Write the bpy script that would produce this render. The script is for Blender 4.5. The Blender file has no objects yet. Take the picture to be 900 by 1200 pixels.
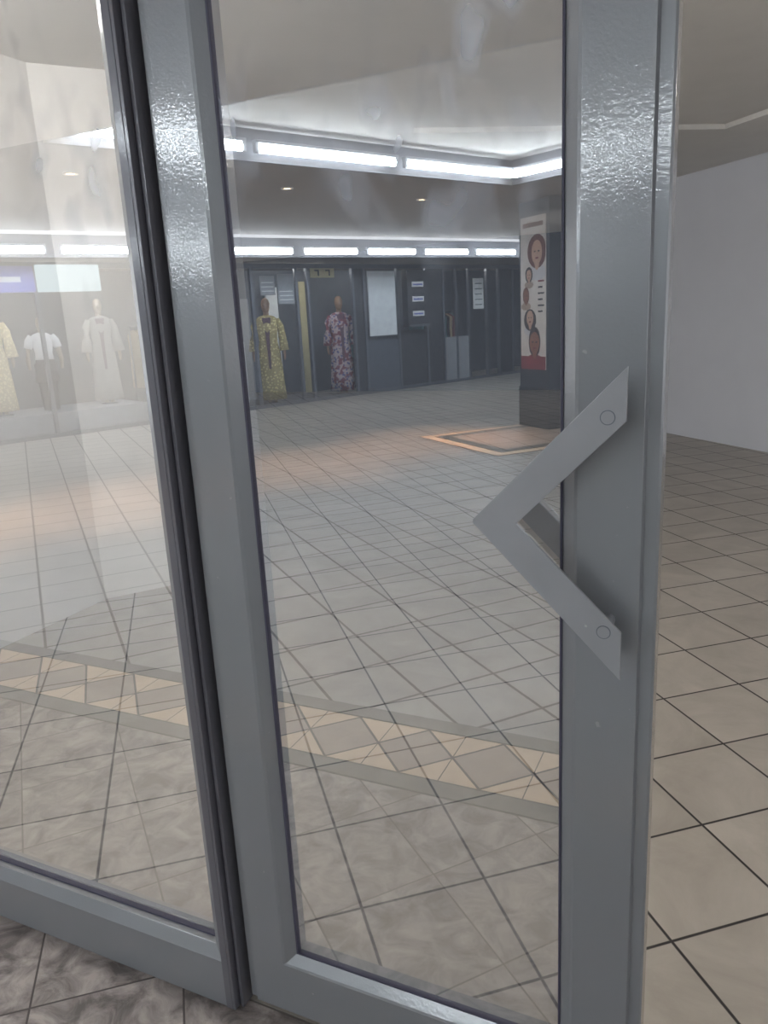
import bpy, bmesh, math, random
from mathutils import Vector, Matrix
random.seed(3)
scene = bpy.context.scene
scene.view_settings.view_transform = 'Standard'
scene.view_settings.look = 'None'
scene.view_settings.exposure = 1.0
EYE = 1.45
GY = 1.104          # glass plane (real world y)

# ------------------------------------------------------------------ materials
def new_mat(name):
    m = bpy.data.materials.new(name); m.use_nodes = True
    nt = m.node_tree
    for n in list(nt.nodes): nt.nodes.remove(n)
    out = nt.nodes.new('ShaderNodeOutputMaterial')
    return m, nt, out

def srgb(r, g, b):
    f = lambda c: (c/255/12.92) if c/255 <= 0.04045 else ((c/255+0.055)/1.055)**2.4
    return (f(r), f(g), f(b), 1)

class NT:
    def __init__(s, nt): s.nt = nt
    def n(s, t, **kw):
        x = s.nt.nodes.new(t)
        for k, v in kw.items(): setattr(x, k, v)
        return x
    def link(s, a, b): s.nt.links.new(a, b)
    def m(s, op, a, b=None, c=None):
        x = s.n('ShaderNodeMath', operation=op)
        for i, v in enumerate((a, b, c)):
            if v is None: continue
            if isinstance(v, (int, float)): x.inputs[i].default_value = v
            else: s.link(v, x.inputs[i])
        return x.outputs[0]
    def mix(s, fac, a, b):
        x = s.n('ShaderNodeMix', data_type='RGBA')
        if isinstance(fac, (int, float)): x.inputs[0].default_value = fac
        else: s.link(fac, x.inputs[0])
        for i, v in ((6, a), (7, b)):
            if isinstance(v, tuple): x.inputs[i].default_value = v
            else: s.link(v, x.inputs[i])
        return x.outputs[2]
    def noise(s, scale, detail=4, rough=.55, vec=None, dist=0):
        x = s.n('ShaderNodeTexNoise'); x.inputs['Scale'].default_value = scale
        x.inputs['Detail'].default_value = detail; x.inputs['Roughness'].default_value = rough
        x.inputs['Distortion'].default_value = dist
        if vec is not None: s.link(vec, x.inputs['Vector'])
        return x.outputs[0]
    def ramp(s, fac, p0, p1, c0=(0,0,0,1), c1=(1,1,1,1)):
        x = s.n('ShaderNodeValToRGB'); s.link(fac, x.inputs[0])
        e = x.color_ramp.elements
        e[0].position = p0; e[1].position = p1; e[0].color = c0; e[1].color = c1
        return x.outputs[0]

def plain(name, col, rough=.6, metal=0, var=.08, nscale=8, bump=0, bscale=60, spec=.5, coat=0, crough=.08, scuff=0):
    m, nt, out = new_mat(name); N = NT(nt)
    b = N.n('ShaderNodeBsdfPrincipled')
    geo = N.n('ShaderNodeNewGeometry')
    nz = N.noise(nscale, vec=geo.outputs['Position'])
    dark = tuple(c*(1-var*2) for c in col[:3])+(1,)
    cc = N.mix(N.ramp(nz, .3, .7), dark, col)
    if scuff:
        sp = N.ramp(N.noise(55, 2, .5, geo.outputs['Position']), .76, .80)
        cc = N.mix(N.m('MULTIPLY', sp, scuff), cc, srgb(205, 205, 200))
    N.link(cc, b.inputs['Base Color'])
    b.inputs['Roughness'].default_value = rough
    b.inputs['Metallic'].default_value = metal
    b.inputs['Specular IOR Level'].default_value = spec
    b.inputs['Coat Weight'].default_value = coat
    b.inputs['Coat Roughness'].default_value = crough
    if bump:
        bp = N.n('ShaderNodeBump'); bp.inputs['Strength'].default_value = bump
        bp.inputs['Distance'].default_value = .002
        N.link(N.noise(bscale, 2, vec=geo.outputs['Position']), bp.inputs['Height'])
        N.link(bp.outputs[0], b.inputs['Normal']); N.link(bp.outputs[0], b.inputs['Coat Normal'])
    N.link(b.outputs[0], out.inputs[0])
    return m

def emit(name, col, s):
    m, nt, out = new_mat(name); N = NT(nt)
    e = N.n('ShaderNodeEmission'); e.inputs[0].default_value = col; e.inputs[1].default_value = s
    N.link(e.outputs[0], out.inputs[0]); return m

def tile_mat(name, c1, c2, grout, size, ang, ox, oy, gw=.0065, rough=.35, mott=3.0, contrast=1.0, dist=1.2):
    m, nt, out = new_mat(name); N = NT(nt)
    b = N.n('ShaderNodeBsdfPrincipled')
    geo = N.n('ShaderNodeNewGeometry'); sp = N.n('ShaderNodeSeparateXYZ')
    N.link(geo.outputs['Position'], sp.inputs[0])
    X = N.m('SUBTRACT', sp.outputs[0], ox); Y = N.m('SUBTRACT', sp.outputs[1], oy)
    c, s = math.cos(ang), math.sin(ang)
    u = N.m('DIVIDE', N.m('ADD', N.m('MULTIPLY', X, c), N.m('MULTIPLY', Y, s)), size)
    v = N.m('DIVIDE', N.m('ADD', N.m('MULTIPLY', X, -s), N.m('MULTIPLY', Y, c)), size)
    def edge(w):
        f = N.m('FRACT', w)
        return N.m('MINIMUM', f, N.m('SUBTRACT', 1.0, f))
    d = N.m('MINIMUM', edge(u), edge(v))
    g = N.n('ShaderNodeMapRange', interpolation_type='SMOOTHSTEP')
    N.link(d, g.inputs[0]); h = gw/size/2
    g.inputs[1].default_value = h*.7; g.inputs[2].default_value = h*1.6
    g.inputs[3].default_value = 0; g.inputs[4].default_value = 1
    cv = N.n('ShaderNodeCombineXYZ')
    N.link(N.m('FLOOR', u), cv.inputs[0]); N.link(N.m('FLOOR', v), cv.inputs[1])
    wn = N.n('ShaderNodeTexWhiteNoise', noise_dimensions='2D'); N.link(cv.outputs[0], wn.inputs[0])
    off = N.n('ShaderNodeVectorMath', operation='MULTIPLY_ADD')
    N.link(cv.outputs[0], off.inputs[0]); off.inputs[1].default_value = (3.7, 5.3, 0)
    N.link(geo.outputs['Position'], off.inputs[2])
    nz = N.noise(mott, 9, .66, off.outputs[0], dist)
    base = N.mix(N.ramp(nz, .5-.2/contrast, .5+.2/contrast), c1, c2)
    hsv = N.n('ShaderNodeHueSaturation'); N.link(base, hsv.inputs['Color'])
    N.link(N.m('ADD', .95, N.m('MULTIPLY', wn.outputs[0], .1)), hsv.inputs['Value'])
    N.link(N.mix(g.outputs[0], grout, hsv.outputs[0]), b.inputs['Base Color'])
    N.link(N.m('ADD', rough, N.m('MULTIPLY', N.m('SUBTRACT', 1.0, g.outputs[0]), .4)), b.inputs['Roughness'])
    bp = N.n('ShaderNodeBump'); bp.inputs['Strength'].default_value = .35; bp.inputs['Distance'].default_value = .003
    N.link(N.m('ADD', g.outputs[0], N.m('MULTIPLY', nz, .35)), bp.inputs['Height'])
    N.link(bp.outputs[0], b.inputs['Normal'])
    N.link(b.outputs[0], out.inputs[0]); return m

def glass_mat():
    m, nt, out = new_mat('door_glass'); N = NT(nt)
    tr = N.n('ShaderNodeBsdfTransparent'); tr.inputs[0].default_value = (.90, .895, .88, 1)
    gl = N.n('ShaderNodeBsdfGlossy'); gl.inputs['Roughness'].default_value = 0.0
    gl.inputs['Color'].default_value = (.96, .98, 1, 1)
    fr = N.n('ShaderNodeFresnel'); fr.inputs[0].default_value = 3.0
    mx = N.n('ShaderNodeMixShader')
    N.link(N.m('ADD', fr.outputs[0], .14), mx.inputs[0]); N.link(tr.outputs[0], mx.inputs[1]); N.link(gl.outputs[0], mx.inputs[2])
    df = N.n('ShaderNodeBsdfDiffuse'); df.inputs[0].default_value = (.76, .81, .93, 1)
    geo = N.n('ShaderNodeNewGeometry'); sp = N.n('ShaderNodeSeparateXYZ')
    N.link(geo.outputs['Position'], sp.inputs[0])
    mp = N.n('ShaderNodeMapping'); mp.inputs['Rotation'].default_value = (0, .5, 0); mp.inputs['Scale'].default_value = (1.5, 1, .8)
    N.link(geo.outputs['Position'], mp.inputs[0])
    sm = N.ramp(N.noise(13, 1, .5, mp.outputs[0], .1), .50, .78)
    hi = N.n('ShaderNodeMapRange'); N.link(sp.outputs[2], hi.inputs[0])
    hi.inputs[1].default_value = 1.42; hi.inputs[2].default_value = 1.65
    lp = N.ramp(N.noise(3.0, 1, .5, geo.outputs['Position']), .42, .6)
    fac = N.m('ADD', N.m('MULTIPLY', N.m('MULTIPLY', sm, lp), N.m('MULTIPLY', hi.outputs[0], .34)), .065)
    m2 = N.n('ShaderNodeMixShader'); N.link(fac, m2.inputs[0])
    N.link(mx.outputs[0], m2.inputs[1]); N.link(df.outputs[0], m2.inputs[2])
    N.link(m2.outputs[0], out.inputs[0]); return m

def cloth(name, c1, c2, scale, th=.5, c3=None):
    m, nt, out = new_mat(name); N = NT(nt)
    b = N.n('ShaderNodeBsdfPrincipled'); b.inputs['Roughness'].default_value = .8
    geo = N.n('ShaderNodeNewGeometry')
    vo = N.n('ShaderNodeTexVoronoi'); vo.inputs['Scale'].default_value = scale
    N.link(geo.outputs['Position'], vo.inputs['Vector'])
    col = N.mix(N.ramp(vo.outputs[0], th-.05, th+.05), c1, c2)
    if c3: col = N.mix(N.ramp(N.noise(scale*.6, 1, .5, geo.outputs['Position']), .52, .58), col, c3)
    N.link(col, b.inputs['Base Color']); N.link(b.outputs[0], out.inputs[0]); return m

A40 = math.radians(40)
M = {}
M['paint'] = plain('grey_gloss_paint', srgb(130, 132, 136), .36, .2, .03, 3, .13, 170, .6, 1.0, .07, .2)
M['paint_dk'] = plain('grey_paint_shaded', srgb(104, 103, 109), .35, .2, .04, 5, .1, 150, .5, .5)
M['handle'] = plain('painted_steel', srgb(154, 155, 158), .35, .2, .05, 9, .08, 200, .5, .6, .15, .5)
M['steel'] = plain('bolt_steel', srgb(165, 166, 170), .35, .5, .05, 20)
M['gasket'] = plain('rubber_gasket', srgb(70, 68, 86), .6)
M['glass'] = glass_mat()
M['tile'] = tile_mat('room_floor_tile', srgb(154, 146, 136), srgb(178, 170, 159), srgb(44, 40, 38), .333, A40, -.084, 1.606, mott=2.6)
M['tile_out'] = tile_mat('arcade_floor_tile', srgb(150, 147, 143), srgb(176, 172, 166), srgb(34, 32, 32), .333, A40, .1, -.2, mott=2.2, gw=.011)
M['stone'] = tile_mat('entrance_stone_tile', srgb(104, 96, 93), srgb(182, 171, 165), srgb(92, 85, 83), .333, A40, .0, .3, gw=.004, rough=.5, mott=11.0, contrast=1.5, dist=.8)
M['green'] = plain('grey_green_tile', srgb(92, 94, 86), .4, nscale=12)
M['cream'] = plain('cream_tile', srgb(244, 212, 176), .4, nscale=10)
M['taupe'] = plain('taupe_tile', srgb(184, 163, 145), .4, nscale=10)
M['grout'] = plain('grout', srgb(60, 56, 54), .8)
M['white'] = plain('white_plaster', srgb(222, 224, 230), .85, 0, .02, 2, .15, 90)
M['white2'] = plain('white_column_plaster', srgb(242, 240, 236), .85, 0, .02, 2, .15, 90)
M['ceil'] = plain('ceiling_plaster', srgb(232, 230, 226), .9, 0, .02, 4, .6, 70)
M['ceil2'] = plain('ceiling_board', srgb(128, 124, 122), .9, 0, .02, 2)
M['fascia'] = plain('fascia_board', srgb(84, 84, 88), .9, 0, .02, 2)
M['darkwall'] = plain('dark_wall', srgb(84, 92, 104), .6)
M['dark'] = plain('dark_charcoal', srgb(50, 54, 63), .45)
M['alu'] = plain('dark_aluminium', srgb(104, 110, 120), .35, .5)
M['shopfloor'] = plain('plinth_grey', srgb(146, 152, 160), .6)
M['tube'] = emit('fluorescent_glow', (.86, .94, 1, 1), 30)
M['room_fill'] = emit('room_fill_glow', (1, .96, .91, 1), 13)
M['room_fill2'] = emit('column_fill_glow', (1, .99, .97, 1), 72)  # stronger added fill, brightens the white column
M['shop_fill'] = emit('display_fill_glow', (1, .95, .85, 1), 75)
M['batten'] = plain('white_batten', srgb(225, 228, 232), .5)
M['down'] = emit('downlight_glow', (1, .72, .42, 1), 8)
M['poster'] = plain('poster_paper', srgb(236, 228, 220), .5)
M['red'] = plain('red_print', srgb(140, 48, 54), .6)
M['skin'] = plain('brown_skin_print', srgb(150, 96, 70), .6)
M['skin2'] = plain('light_skin_print', srgb(212, 170, 144), .6)
M['hair'] = plain('dark_hair_print', srgb(46, 32, 30), .7)
M['hair2'] = plain('red_hair_print', srgb(120, 66, 52), .7)
M['paper'] = plain('notice_paper', srgb(215, 220, 222), .7)
M['panelw'] = plain('pale_board', srgb(225, 232, 238), .6)
M['yell'] = plain('yellow_sign', srgb(206, 200, 160), .6)
M['blue'] = plain('blue_sign', srgb(96, 104, 190), .5)
M['signw'] = emit('white_lit_sign', (.75, .95, 1, 1), .6)
M['mann'] = plain('mannequin_plastic', srgb(150, 120, 98), .4)
M['mannw'] = plain('mannequin_ivory', srgb(160, 148, 130), .4)
M['dress_y'] = cloth('yellow_kaftan_cloth', srgb(226, 214, 156), srgb(164, 152, 104), 22, .35)
M['dress_p'] = cloth('patterned_kaftan_cloth', srgb(70, 76, 140), srgb(180, 168, 172), 18, .38, srgb(120, 50, 66))
M['dress_c'] = cloth('cream_robe_cloth', srgb(230, 216, 172), srgb(200, 184, 144), 26, .4)
M['shirt'] = plain('white_shirt_cloth', srgb(220, 222, 226), .85)
M['wdress'] = plain('pale_dress_cloth', srgb(160, 160, 158), .85)
M['trous'] = plain('dark_skirt_cloth', srgb(44, 42, 56), .85)
M['trim'] = plain('kaftan_trim', srgb(90, 60, 80), .8)
M['g1'] = plain('maroon_garment', srgb(110, 60, 70), .85)
M['g2'] = plain('teal_garment', srgb(80, 120, 128), .85)
M['g3'] = plain('sand_garment', srgb(176, 160, 130), .85)

# ------------------------------------------------------------------ builder
class MB:
    def __init__(s, virtual=False):
        s.v = []; s.f = []; s.mi = []; s.mats = []; s.sm = []; s.virt = virtual
    def _m(s, k):
        if k not in s.mats: s.mats.append(k)
        return s.mats.index(k)
    def add(s, verts, faces, mat, smooth=False):
        o = len(s.v); s.v += [tuple(p) for p in verts]
        for f in faces:
            s.f.append([i+o for i in f]); s.mi.append(s._m(mat)); s.sm.append(smooth)
    def poly(s, pts, mat): s.add(pts, [list(range(len(pts)))], mat)
    def prism(s, pts, z0, z1, mat):
        n = len(pts)
        v = [(p[0], p[1], z0) for p in pts]+[(p[0], p[1], z1) for p in pts]
        f = [list(range(n))[::-1], list(range(n, 2*n))]+[[i, (i+1) % n, n+(i+1) % n, n+i] for i in range(n)]
        s.add(v, f, mat)
    def box(s, a, b, mat):
        s.prism([(a[0], a[1]), (b[0], a[1]), (b[0], b[1]), (a[0], b[1])], a[2], b[2], mat)
    def wall(s, p, q, th, z0, z1, mat):
        d = Vector((q[0]-p[0], q[1]-p[1])).normalized(); n = Vector((-d.y, d.x))*th
        s.prism([p, q, (q[0]+n.x, q[1]+n.y), (p[0]+n.x, p[1]+n.y)], z0, z1, mat)
    def rings(s, rings, mat, smooth=True, cap=True):
        n = len(rings[0]); v = [p for r in rings for p in r]; f = []
        for k in range(len(rings)-1):
            for i in range(n):
                j = (i+1) % n
                f.append([k*n+i, k*n+j, (k+1)*n+j, (k+1)*n+i])
        if cap: f += [list(range(n))[::-1], [(len(rings)-1)*n+i for i in range(n)]]
        s.add(v, f, mat, smooth)
    def tube(s, pts, rad, mat, n=10, smooth=True):
        rs = []
        pts = [Vector(p) for p in pts]
        for i, p in enumerate(pts):
            d = (pts[min(i+1, len(pts)-1)]-pts[max(i-1, 0)]).normalized()
            a = d.cross(Vector((0, 0, 1)))
            if a.length < .2: a = d.cross(Vector((1, 0, 0)))
            a.normalize(); b = d.cross(a)
            r = rad[i] if isinstance(rad, (list, tuple)) else rad
            rs.append([p+a*math.cos(t)*r+b*math.sin(t)*r for t in [2*math.pi*k/n for k in range(n)]])
        s.rings(rs, mat, smooth)
    def build(s, name, bevel=0):
        me = bpy.data.meshes.new(name)
        vs = [((x, 2*GY-y, z) if s.virt else (x, y, z)) for x, y, z in s.v]
        c = Vector((sum(v[0] for v in vs), sum(v[1] for v in vs), 0))/len(vs)
        c.z = min(v[2] for v in vs)
        me.from_pydata([Vector(v)-c for v in vs], [], s.f)
        for k in s.mats: me.materials.append(M[k])
        for i, p in enumerate(me.polygons):
            p.material_index = s.mi[i]; p.use_smooth = s.sm[i]
        bm = bmesh.new(); bm.from_mesh(me)
        bmesh.ops.recalc_face_normals(bm, faces=bm.faces)
        bm.to_mesh(me); bm.free()
        ob = bpy.data.objects.new(name, me); ob.location = c
        scene.collection.objects.link(ob)
        if bevel:
            md = ob.modifiers.new('bevel', 'BEVEL'); md.width = bevel; md.segments = 2
            md.limit_method = 'ANGLE'; md.angle_limit = math.radians(40)
        return ob

def empty(name, loc):
    e = bpy.data.objects.new(name, None); e.location = loc; e.empty_display_size = .1
    scene.collection.objects.link(e); return e
def adopt(par, kids):
    bpy.context.view_layer.update()
    for k in kids:
        k.parent = par; k.matrix_parent_inverse = Matrix.Translation(par.location).inverted()

# ------------------------------------------------------------------ door leaves
def frame(x0, x1, z0, z1, y, prof, mat='paint'):
    mb = MB(); loops = []
    for l, r, b, t, dy in prof:
        loops.append([(x0+l, y+dy, z0+b), (x1-r, y+dy, z0+b), (x1-r, y+dy, z1-t), (x0+l, y+dy, z1-t)])
    loops.append(loops[0])
    mb.rings(loops, mat, smooth=False, cap=False)
    return mb

FY = 1.084; TOP = 2.32
L0, L1 = -.909, -.099
prof = [(0, 0, 0, 0, .060), (0, 0, 0, 0, .012), (.003, .003, .003, .003, .009), (.020, .020, .004, .02, .009),
        (.023, .023, .006, .023, 0), (.100, .112, .125, .125, 0), (.106, .117, .130, .130, .002),
        (.127, .136, .150, .150, .016), (.127, .136, .150, .150, .052), (.100, .11, .125, .125, .060)]
leaf = frame(L0, L1, .022, TOP, FY, prof).build('frame', .0008)
gk = frame(L0+.127, L1-.136, .172, TOP-.15, FY+.014, [(0, 0, 0, 0, 0), (.0035, .0035, .0035, .0035, 0), (.0035, .0035, .0035, .0035, .012), (0, 0, 0, 0, .012)], 'gasket').build('glazing_gasket')
g = MB(); g.poly([(L0+.125, GY, .17), (L1-.134, GY, .17), (L1-.134, GY, TOP-.148), (L0+.125, GY, TOP-.148)], 'glass')
pane = g.build('glass_pane')
cz = EYE-.297; HY = FY-.050
def vshape(y0, th):
    mb = MB(); xr = -.139
    o = [(xr, cz+.219), (-.352, cz+.003), (-.352, cz-.003), (xr, cz-.221), (xr, cz-.149), (-.2875, cz), (xr, cz+.148)]
    n = len(o)
    v = [(x, y0, z) for x, z in o]+[(x, y0+th, z) for x, z in o]
    f = []
    for q in ([0, 1, 5, 6], [1, 2, 5], [2, 3, 4, 5]):
        f.append(q); f.append([i+n for i in q][::-1])
    f += [[i, (i+1) % n, n+(i+1) % n, n+i] for i in range(n)]
    mb.add(v, f, 'handle'); return mb
hd = vshape(HY, .006).build('pull_handle_outer', .0008)
hd2 = vshape(FY+.060+.045, .006).build('pull_handle_inner', .0008)
st = MB()
for z in (cz+.153, cz-.150):
    st.tube([(-.163, HY-.0010, z), (-.163, HY+.001, z)], .0088, 'handle', 28, False)
    st.tube([(-.163, HY-.0004, z), (-.163, HY+.001, z)], .0100, 'alu', 28, False)
    st.tube([(-.163, HY+.004, z), (-.163, FY+.003, z)], .009, 'steel', 20, False)
    st.tube([(-.163, FY+.058, z), (-.163, FY+.107, z)], .009, 'steel', 20, False)
bolts = st.build('handle_bolts')
d1 = empty('glass_door', (-.5, FY+.03, 0)); adopt(d1, [leaf, gk, pane, hd, hd2, bolts])

P0, P1 = -2.20, -.935
prof2 = [(0, 0, 0, 0, .075), (0, 0, 0, 0, 0), (.035, .016, .118, .1, 0), (.052, .040, .147, .13, .014), (.052, .040, .147, .13, .06), (.03, .016, .118, .1, .075)]
lf = frame(P0, P1, 0.004, TOP, 1.062, prof2).build('frame', .0008)
s2 = MB()  # dark strips paint in the shade on the stile's return face
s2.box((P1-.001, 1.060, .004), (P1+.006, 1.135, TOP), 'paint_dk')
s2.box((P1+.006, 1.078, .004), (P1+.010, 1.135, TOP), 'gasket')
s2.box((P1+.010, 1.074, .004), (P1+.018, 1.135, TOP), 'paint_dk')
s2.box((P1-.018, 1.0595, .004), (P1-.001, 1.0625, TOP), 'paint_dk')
rv = s2.build('stile_return_shade', .001)
gk2 = frame(P0+.052, P1-.040, .151, TOP-.13, 1.090, [(0, 0, 0, 0, 0), (.004, .004, .004, .004, 0), (.004, .004, .004, .004, .012), (0, 0, 0, 0, .012)], 'gasket').build('glazing_gasket')
g = MB(); g.poly([(P0+.05, GY, .149), (P1-.038, GY, .149), (P1-.038, GY, TOP-.128), (P0+.05, GY, TOP-.128)], 'glass')
pane2 = g.build('glass_pane')
d2 = empty('glass_side_panel', (-1.57, 1.1, 0)); adopt(d2, [lf, rv, gk2, pane2])

h = MB(); h.box((-2.26, 1.06, TOP+.005), (.86, 1.15, TOP+.1), 'paint'); h.box((-2.26, 1.06, 0), (-2.205, 1.15, TOP+.005), 'paint')
h.box((.80, 1.06, 0), (.86, 1.15, TOP+.005), 'paint'); h.build('door_frame', .002)

# ------------------------------------------------------------------ shell, front wall
w = MB()
w.box((-14, 1.07, 0), (-2.262, 1.14, 2.7), 'white'); w.box((.862, 1.07, 0), (10, 1.14, 2.7), 'white')
w.box((-2.262, 1.07, TOP+.102), (.862, 1.14, 2.7), 'white'); w.build('wall_front')

f = MB(); f.box((-14, 1.10, -.1), (6, 14.2, 0), 'tile'); f.build('floor')
c = MB(); c.box((-14, 1.07, 2.7), (6, 14.2, 2.8), 'ceil'); c.build('ceiling')
w = MB(); w.wall((-2.37, 10.9), (5.0, 2.91), .15, 0, 2.7, 'white'); w.build('wall_right')
w = MB(); w.wall((-14, 14), (-1.0, 14), .15, 0, 2.7, 'darkwall'); w.build('wall_back')
w = MB(); w.prism([(-3.18, 1.15), (-3.18, 2.985), (-2.80, 3.50), (-3.6, 4.0), (-4.5, 4.0), (-4.5, 1.15)], 0, 2.7, 'white2'); w.build('wall_left')
t = MB(); t.wall((-2.19, 5.38), (-.257, 6.75), .05, 2.665, 2.70, 'ceil'); t.wall((-.257, 6.75), (1.4, 4.85), .05, 2.665, 2.70, 'ceil'); t.build('trim_ceiling')

# ------------------------------------------------------------------ tubes
def tube_light(p, q, z, name='fluorescent_tube_light', virt=True, m='tube', r=.024):
    mb = MB(virt); d = Vector((q[0]-p[0], q[1]-p[1])).normalized(); n = Vector((-d.y, d.x))
    a = Vector((p[0], p[1])); b = Vector((q[0], q[1]))
    mb.prism([a-n*.03, b-n*.03, b+n*.03, a+n*.03], z+r+.008, z+r+.03, 'batten')
    for e, sg in ((a, 1), (b, -1)):
        mb.prism([e-n*.02, e+d*.03*sg-n*.02, e+d*.03*sg+n*.02, e+n*.02], z-r, z+r+.009, 'batten')
    mb.tube([(a.x+d.x*.03, a.y+d.y*.03, z), (b.x-d.x*.03, b.y-d.y*.03, z)], r, m)
    return mb.build(name)

# ------------------------------------------------------------------ arcade (behind the camera)
V = lambda: MB(True)
f = V(); f.box((-14, GY+.008, -.1), (10, 1.93, 0), 'stone'); f.build('floor_entrance')
f = V(); f.box((-14, 1.93, -.1), (10, 2.37, -.0), 'grout')
f.box((-14, 1.935, -.01), (10, 2.005, .002), 'green'); f.box((-14, 2.295, -.01), (10, 2.365, .002), 'green')
y0, y1 = 2.012, 2.288; ym = (y0+y1)/2; hh = (y1-y0)/2; gp = .006
x = -8.0
while x < 4:
    cx = x+hh; s = hh-gp
    f.poly([(cx-s, ym, .002), (cx, ym-s, .002), (cx+s, ym, .002), (cx, ym+s, .002)], 'taupe')
    for sx in (-1, 1):
        for yy, sy in ((y0, -1), (y1, 1)):
            f.poly([(cx+sx*gp, yy, .002), (cx+sx*(hh-gp*.3), yy, .002), (cx+sx*(hh-gp*.3), ym+sy*gp*1.3, .002)], 'cream')
    x += hh*2
f.build('floor_border')
f = V(); f.box((-14, 2.37, -.1), (10, 21, 0), 'tile_out'); f.build('floor_arcade')

ZL = 2.68; ZH = 2.9
c = V(); c.box((-14, GY+.034, ZL), (10, 4.05, ZL+.02), 'ceil'); c.build('ceiling_entrance')
c = V(); c.prism([(-9.69, 4.05), (-4.25, 4.05), (-2.27, 8.15), (3.1, 5.53), (3.1, 4.05), (10, 4.05), (10, 20), (-.88, 20)], ZL, ZL+.02, 'ceil2'); c.build('ceiling_arcade')
c = V(); c.prism([(-4.3, 4.0), (3.2, 4.0), (3.2, 5.55), (-2.27, 8.25)], ZH, ZH+.02, 'ceil'); c.build('ceiling_recess')
c = V()
c.wall((-4.25, 4.05), (-2.27, 8.15), .04, ZL-.015, ZH, 'fascia'); c.wall((-2.27, 8.15), (3.1, 5.53), .04, ZL-.015, ZH, 'fascia')
c.wall((3.1, 4.05), (-4.25, 4.05), -.03, ZL, ZH, 'batten'); c.build('trim_recess')
D1 = Vector((.4349, .9005)); r1 = Vector((-3.6, 5.41))+Vector((.9005, -.4349))*.12
for k in (-1, 0, 1):
    a = r1+D1*(k*1.5); b = a+D1*1.42
    if k == -1: a = r1+D1*(-1.42)
    tube_light(a, b, 2.735, r=.03)
D1b = Vector((.8987, -.4385)); r1b = Vector((-2.27, 8.15))+Vector((-.4385, -.8987))*.12
for k in range(3):
    a = r1b+D1b*(.12+k*1.5); tube_light(a, a+D1b*1.42, 2.735, r=.03)
D2 = Vector((.4837, .8752)); r2 = Vector((-6.77, 9.5))
n2 = Vector((-.8752, .4837))
c = V(); a = r2-D2*6+n2*.3; b = r2+D2*12+n2*.3
c.wall(a, b, .04, 2.40, ZL, 'fascia')
c.build('trim_fascia')
for k in range(-4, 7):
    a = r2+D2*(k*1.17+.05); tube_light(a, a+D2*1.0, 2.46, r=.042)
a = r2-D2*6+n2*.34; b = r2+D2*12+n2*.34
c = V(); c.prism([a, b, b+n2*6, a+n2*6], 2.43, 2.45, 'ceil2'); c.build('ceiling_shopfront')
for i, (x, y) in enumerate([(-4.96, 4.94), (-4.07, 6.75), (-3.37, 8.43), (-5.7, 3.1+.2)]):
    d = V(); n = 20
    ring = lambda r, z: [(x+r*math.cos(2*math.pi*k/n), y+r*math.sin(2*math.pi*k/n), z) for k in range(n)]
    d.rings([ring(.06, ZL), ring(.06, ZL-.012), ring(.042, ZL-.012), ring(.04, ZL-.004)], 'batten', cap=False)
    d.poly(ring(.04, ZL-.005), 'down'); dl = d.build('ceiling_downlight')
    li = bpy.data.lights.new('lamp', 'SPOT'); li.energy = 190; li.color = (1, .55, .28)
    li.spot_size = math.radians(60); li.spot_blend = .9; li.shadow_soft_size = .04
    lo = bpy.data.objects.new('lamp', li); lo.location = (x, 2*GY-y, ZL-.03); scene.collection.objects.link(lo)
    adopt(dl, [lo])

# pillar
E1 = Vector((.766, -.643)); E2 = Vector((.643, .766)); pc = Vector((-2.62, 9.69))
def R(o, a0, a1, b0, b1): return [o+E1*a0+E2*b0, o+E1*a1+E2*b0, o+E1*a1+E2*b1, o+E1*a0+E2*b1]
p = V(); p.prism(R(pc, 0, .6, 0, .6), .004, ZL-.001, 'dark')
p.prism(R(pc, -.012, .612, -.012, .612), .004, .5, 'dark'); p.build('pillar', .004)
io = Vector((-3.61, 8.615))
f = V()
f.prism(R(io, 0, 1.75, 0, 2.6), -.01, .0015, 'grout'); f.prism(R(io, .02, 1.73, .02, 2.58), -.01, .0025, 'cream')
f.prism(R(io, .15, 1.60, .15, 2.45), -.01, .0032, 'grout'); f.prism(R(io, .165, 1.585, .165, 2.435), -.01, .0038, 'green')
f.prism(R(io, .30, 1.45, .30, 2.30), -.01, .0044, 'taupe'); f.build('floor_pillar_border')
po = V()
def PP(u, z, off): q = pc+E1*u-E2*off; return (q.x, q.y, z)
po.add([PP(.05, .72, .014), PP(.55, .72, .014), PP(.55, 2.5, .014), PP(.05, 2.5, .014), PP(.05, .72, .004), PP(.55, .72, .004), PP(.55, 2.5, .004), PP(.05, 2.5, .004)],
       [[0, 1, 2, 3], [4, 5, 6, 7], [0, 1, 5, 4], [2, 3, 7, 6], [1, 2, 6, 5], [0, 3, 7, 4]], 'poster')
def disc(u, z, ru, rz, off, mat, n=20):
    po.poly([PP(min(.548, max(.052, u+ru*math.cos(2*math.pi*k/n))), z+rz*math.sin(2*math.pi*k/n), off) for k in range(n)], mat)
cnt = [0]
def portrait(u, z, s, hair, skin, body, hw=1.0, hz=0):
    o = .0150+cnt[0]*.0003; cnt[0] += 1
    disc(u, z-s*1.15, s*.9, s*.42, o, body); disc(u, z+hz*s, s*.74*hw, s*.92, o+.0003, hair)
    disc(u, z-s*.6, s*.22, s*.42, o+.0006, skin); disc(u, z-s*.05, s*.5, s*.66, o+.0009, skin)
    disc(u-s*.18, z, s*.08, s*.05, o+.0012, 'hair'); disc(u+s*.18, z, s*.08, s*.05, o+.0012, 'hair'); disc(u, z-s*.36, s*.16, s*.06, o+.0012, 'red')
portrait(.38, 2.10, .21, 'hair2', 'skin2', 'shirt', 1.2); portrait(.22, 1.84, .10, 'hair', 'skin2', 'taupe')
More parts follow.
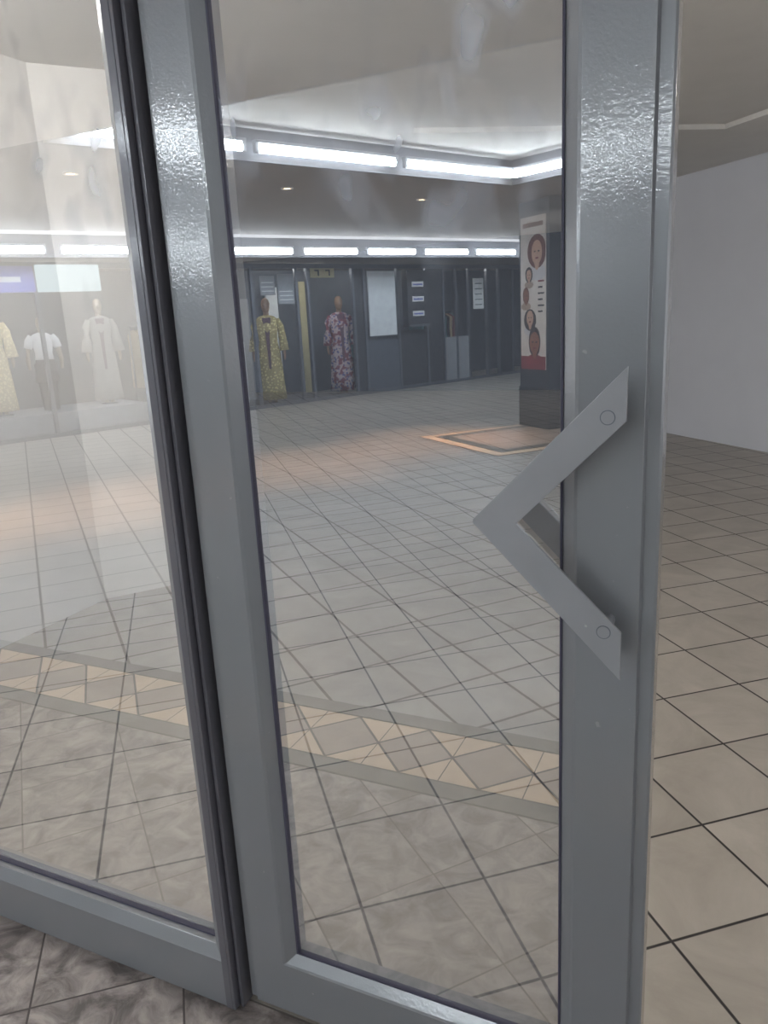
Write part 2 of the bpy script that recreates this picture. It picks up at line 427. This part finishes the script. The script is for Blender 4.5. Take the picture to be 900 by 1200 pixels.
portrait(.16, 1.60, .11, 'hair2', 'skin', 'taupe', .8); portrait(.24, 1.34, .14, 'hair', 'skin2', 'shirt', 1.2, -.2)
po.poly([PP(.05, .72, .0145), PP(.55, .72, .0145), PP(.55, .88, .0145), PP(.05, .88, .0145)], 'red')
portrait(.33, 1.05, .20, 'hair', 'skin', 'red', .8)
for k in range(6):
    po.poly([PP(.40, 1.75-k*.07, .0145), PP(.52-.03*(k % 2), 1.75-k*.07, .0145), PP(.52-.03*(k % 2), 1.77-k*.07, .0145), PP(.40, 1.77-k*.07, .0145)], 'red' if k == 0 else 'hair')
po.poly([PP(.10, 2.38, .0145), PP(.50, 2.38, .0145), PP(.50, 2.43, .0145), PP(.10, 2.43, .0145)], 'hair2')
po.build('hair_salon_poster')

# storefront
S0 = Vector((-7.68, 11.13)); SD = Vector((.385, .923)); SN = Vector((-.923, .385))
def S(s, off): return S0+SD*s+SN*off
def sbox(mb, s0, s1, o0, o1, z0, z1, mat):
    mb.prism([S(s0, o0), S(s1, o0), S(s1, o1), S(s0, o1)], z0, z1, mat)
w = V(); sbox(w, -7.5, 10, 1.6, 1.7, 0, 2.42, 'darkwall'); w.build('wall_shop_rear')
fr = V()
sbox(fr, -7.5, 10, 0, .06, 2.34, 2.42, 'alu'); sbox(fr, -7.5, 10, 0, .06, 0, .06, 'alu')
for s in (-6, -4.9, -3.4, -1.9, -.6, .12, 1.05, 1.3, 2.35, 2.62, 3.5, 4.3, 4.8, 5.2, 5.6, 6.2, 6.6, 7.1, 8.2): sbox(fr, s, s+.05, 0, .06, .06, 2.34, 'alu')
for a, b in ((2.4, 2.62), (4.35, 4.8), (6.65, 7.1)): sbox(fr, a, b, .02, .04, .06, 2.34, 'dark')
sbox(fr, 4.85, 5.2, .02, .04, .06, .95, 'shopfloor'); sbox(fr, 5.25, 5.6, .02, .04, .06, .95, 'shopfloor'); sbox(fr, 2.67, 3.5, .02, .04, .06, 1.0, 'darkwall')  # pale lower panels paint in the grey reflection on the glass doors
sbox(fr, 3.55, 4.3, .02, .04, .06, 1.15, 'dark')
fr.build('shopfront_window_frame')
pl = V(); sbox(pl, -5.9, -1.9, .1, 1.3, 0, .34, 'shopfloor'); pl.build('display_plinth')
pl = V(); sbox(pl, .2, 2.3, .1, 1.3, 0, .03, 'darkwall'); pl.build('window_platform')
b = V(); sbox(b, -.5, .08, .3, .36, .1, 1.15, 'panelw'); sbox(b, -.5, .08, .3, .9, 0, .1, 'shopfloor'); b.build('display_board')
b = V(); sbox(b, 2.72, 3.42, -.03, -.002, 1.09, 2.29, 'panelw'); b.build('notice_board')
b = V(); sbox(b, 3.62, 4.2, -.16, -.005, 1.22, 2.30, 'dark')
for k in range(3):
    sbox(b, 3.75, 4.07, -.165, -.16, 1.42+k*.28, 1.52+k*.28, 'paper'); sbox(b, 3.78, 4.04, -.168, -.165, 1.45+k*.28, 1.48+k*.28, 'blue')
sbox(b, 3.62, 4.2, -.2, -.16, 1.22, 1.26, 'alu'); b.build('wall_phone_cabinet', .004)
b = V(); sbox(b, 5.74, 6.07, -.02, -.002, 1.5, 2.14, 'paper')
for k in range(5): sbox(b, 5.79, 6.02, -.022, -.02, 1.58+k*.11, 1.60+k*.11, 'darkwall')
b.build('paper_notice')
b = V()
for s, z0, z1, ww in ((.30, 1.9, 2.22, .3), (.66, 1.75, 2.25, .34)):
    sbox(b, s, s+ww, -.012, -.002, z0, z1, 'shopfloor')
    for k in range(3): sbox(b, s+.03, s+ww-.03, -.014, -.012, z0+.06+k*.07, z0+.075+k*.07, 'paper')
b.build('window_notices')
b = V(); sbox(b, 1.38, 1.92, -.02, -.002, 2.18, 2.34, 'yell')
for s in (1.47, 1.72): sbox(b, s, s+.10, -.024, -.02, 2.29, 2.315, 'dark'); sbox(b, s+.07, s+.10, -.024, -.02, 2.21, 2.29, 'dark')
b.build('shop_number_sign')
b = V(); sbox(b, 2.15, 2.3, 1.4, 1.45, 0, 2.2, 'yell'); sbox(b, 1.36, 1.62, 1.4, 1.45, 0, 2.1, 'panelw'); sbox(b, .75, .95, 1.4, 1.45, 0, 1.9, 'shopfloor')
b.build('fabric_display')
# rail of hanging clothes in each shop
def rail(s0, n, o, mats, z=1.5):
    b = V(); L = n*.09
    for s in (s0, s0+L): 
        q = S(s, o); b.tube([(q.x, q.y, 0), (q.x, q.y, z+.02)], .015, 'alu'); 
        q1, q2 = S(s, o-.2), S(s, o+.2); b.tube([(q1.x, q1.y, .015), (q2.x, q2.y, .015)], .014, 'alu')
    q1, q2 = S(s0, o), S(s0+L, o); b.tube([(q1.x, q1.y, z), (q2.x, q2.y, z)], .012, 'alu')
    for k in range(n-1):
        s = s0+.09*(k+1); ln = random.uniform(.7, 1.05); m = mats[k % len(mats)]
        prof = [(-.05, z-.06), (.05, z-.06), (.22, z-.14), (.20, z-.4), (.24, z-ln), (-.24, z-ln), (-.20, z-.4), (-.22, z-.14)]
        v = []
        for ds in (-.03, .03):
            for a, zz in prof: q = S(s+ds, o+a); v.append((q.x, q.y, zz))
        m_ = len(prof)
        b.add(v, [list(range(m_)), list(range(m_, 2*m_))[::-1]]+[[i, (i+1) % m_, m_+(i+1) % m_, m_+i] for i in range(m_)], m)
    return b.build('clothes_rail')
rail(2.72, 8, 1.1, ['g1', 'g3', 'g2', 'trous'])
rail(-1.7, 10, .9, ['g3', 'trous', 'g2', 'g1'])
rail(4.9, 14, 1.0, ['g2', 'trous', 'g3', 'g1'])
b = V(); sbox(b, -4.6, -3.42, -.12, -.002, 2.02, 2.36, 'blue'); sbox(b, -4.5, -3.6, -.125, -.12, 2.15, 2.22, 'paper'); b.build('blue_shop_sign', .005)
b = V(); sbox(b, -3.36, -2.5, -.12, -.002, 2.02, 2.38, 'signw'); b.build('lit_shop_sign', .005)
for s0, o in ((.3, .5), (1.4, .5), (3.0, .6), (5.0, .6), (-4.6, .5), (-3.3, .5)):  # added fill tubes, hidden behind the frame top to brighten the displays
    tube_light(S(s0, o), S(s0+.9, o), 2.398, 'hidden_display_fill', True, 'shop_fill', .010)

def mannequin(name, base, face, dress, skin='mann', kind='kaftan', H=1.78, arms=1):
    mb = V(); fx = Vector((math.cos(face), math.sin(face))); sx = Vector((-fx.y, fx.x)); n = 20
    bx, by, bz = base; k = H/1.78
    def P(a, b, z): q = sx*a*k+fx*b*k; return (bx+q.x, by+q.y, bz+z*k)
    def ring(z, rx, ry, cb=0, wav=0): return [P(rx*math.cos(t)*(1+wav*math.cos(6*t)), cb+ry*math.sin(t)*(1+wav*math.cos(5*t)), z) for t in [2*math.pi*i/n for i in range(n)]]
    mb.rings([ring(0, .15, .15), ring(.02, .15, .15)], 'alu'); mb.tube([P(0, 0, .02), P(0, 0, .4)], .015, 'alu')
    if kind == 'kaftan':
        mb.rings([ring(.07, .23, .16, 0, .07), ring(.35, .215, .15, 0, .06), ring(.65, .20, .14, 0, .04), ring(.88, .19, .135, 0, .01), ring(1.05, .155, .115),
                  ring(1.2, .165, .12, .01), ring(1.32, .185, .12, .01), ring(1.42, .195, .09), ring(1.47, .13, .07), ring(1.49, .07, .06)], dress)
        for sg in (-1, 1):
            mb.tube([P(sg*.165, 0, 1.42), P(sg*.225, 0, 1.3), P(sg*.25, .02, 1.08), P(sg*.265, .04, .9)], [.055, .06, .07, .085], dress)
            mb.tube([P(sg*.26, .04, .92), P(sg*.265, .06, .82), P(sg*.26, .08, .74)], [.028, .024, .012], skin)
            mb.tube([P(sg*.05, .04, .02), P(sg*.05, .0, .12), P(sg*.06, 0, .3)], [.035, .03, .04], skin)
        mb.add([P(-.03, .137, 1.15), P(.03, .137, 1.15), P(.075, .10, 1.45), P(-.075, .10, 1.45)], [[0, 1, 2, 3]], 'trim')
        mb.add([P(-.02, .147, .6), P(.02, .147, .6), P(.03, .14, 1.15), P(-.03, .14, 1.15)], [[0, 1, 2, 3]], 'trim')
    else:
        for sg in (-1, 1): mb.tube([P(sg*.08, 0, .02), P(sg*.09, 0, .45), P(sg*.09, 0, .9)], [.05, .06, .09], 'trous')
        mb.rings([ring(.55, .21, .15, 0, .05), ring(.9, .18, .13), ring(1.02, .15, .11)], 'trous')
        mb.rings([ring(.98, .17, .125), ring(1.1, .155, .12), ring(1.3, .19, .125, .01), ring(1.42, .2, .09), ring(1.47, .13, .07), ring(1.49, .07, .06)], 'shirt')
        for sg in (-1, 1):
            mb.tube([P(sg*.165, 0, 1.42), P(sg*.23, 0, 1.33), P(sg*.27, 0, 1.2)], [.06, .065, .06], 'shirt')
            mb.tube([P(sg*.26, 0, 1.24), P(sg*.30, .03, 1.0), P(sg*.29, .08, .8)], [.04, .032, .02], skin)
    mb.rings([ring(1.46, .055, .055), ring(1.56, .045, .048)], skin)
    mb.rings([ring(1.53, .03, .04, .02), ring(1.56, .052, .07, .02), ring(1.62, .068, .088, .01), ring(1.68, .074, .094), ring(1.74, .06, .075), ring(1.775, .025, .03)], skin)
    mb.tube([P(0, .09, 1.66), P(0, .115, 1.625), P(0, .09, 1.615)], [.008, .016, .012], skin)
    return mb.build(name)
fa = math.atan2(-11.5, 7.4)
mannequin('mannequin_in_yellow_kaftan', (-7.74, 11.79, .031), fa, 'dress_y', H=1.84)
mannequin('mannequin_in_patterned_kaftan', (-7.11, 13.33, .031), fa+.2, 'dress_p', H=1.84)
for s, kd, dr, nm, hh in ((-3.9, 'kaftan', 'dress_c', 'mannequin_in_cream_robe', 1.62), (-3.2, 'shirt', 'shirt', 'mannequin_in_white_shirt', 1.36), (-2.3, 'kaftan', 'wdress', 'mannequin_in_pale_dress', 1.6)):
    q = S(s, .6); mannequin(nm, (q.x, q.y, .341), fa+.3, dr, 'mannw', kd, hh)

w = V(); w.wall((-6, 20), (10, 20), .1, 0, ZL, 'darkwall'); w.build('wall_arcade_end')

# ------------------------------------------------------------------ fill tubes added out of view to brighten the room
for (p, q, mm) in (((1.3, 3.2), (2.3, 2.3), 'room_fill'), ((1.3, 5.0), (2.3, 4.1), 'room_fill'), ((-2.9, 1.6), (-1.8, 1.6), 'room_fill2'), ((-1.5, 1.65), (-.4, 1.65), 'room_fill')):
    tube_light(p, q, 2.60, 'unseen_fill_tube', False, mm)

wd = bpy.data.worlds.new('daylight'); scene.world = wd; wd.use_nodes = True
bg = wd.node_tree.nodes['Background']; bg.inputs[0].default_value = (.94, .96, 1, 1); bg.inputs[1].default_value = 1.0

cam = bpy.data.cameras.new('camera'); co = bpy.data.objects.new('camera', cam); scene.collection.objects.link(co)
cam.sensor_fit = 'VERTICAL'; cam.sensor_height = 36; cam.sensor_width = 27; cam.lens = 27
def W(r, g, u): return Vector((.902*r-.432*g, .432*r+.902*g, u)).normalized()
cx = W(.9986, -.01324, -.052); fw = W(0, .9692, -.2467); cy = cx.cross(fw).normalized(); cx = fw.cross(cy).normalized()
mt = Matrix((cx, cy, -fw)).transposed().to_4x4(); mt.translation = (0, 0, EYE)
co.matrix_world = mt; cam.clip_start = .02
scene.camera = co
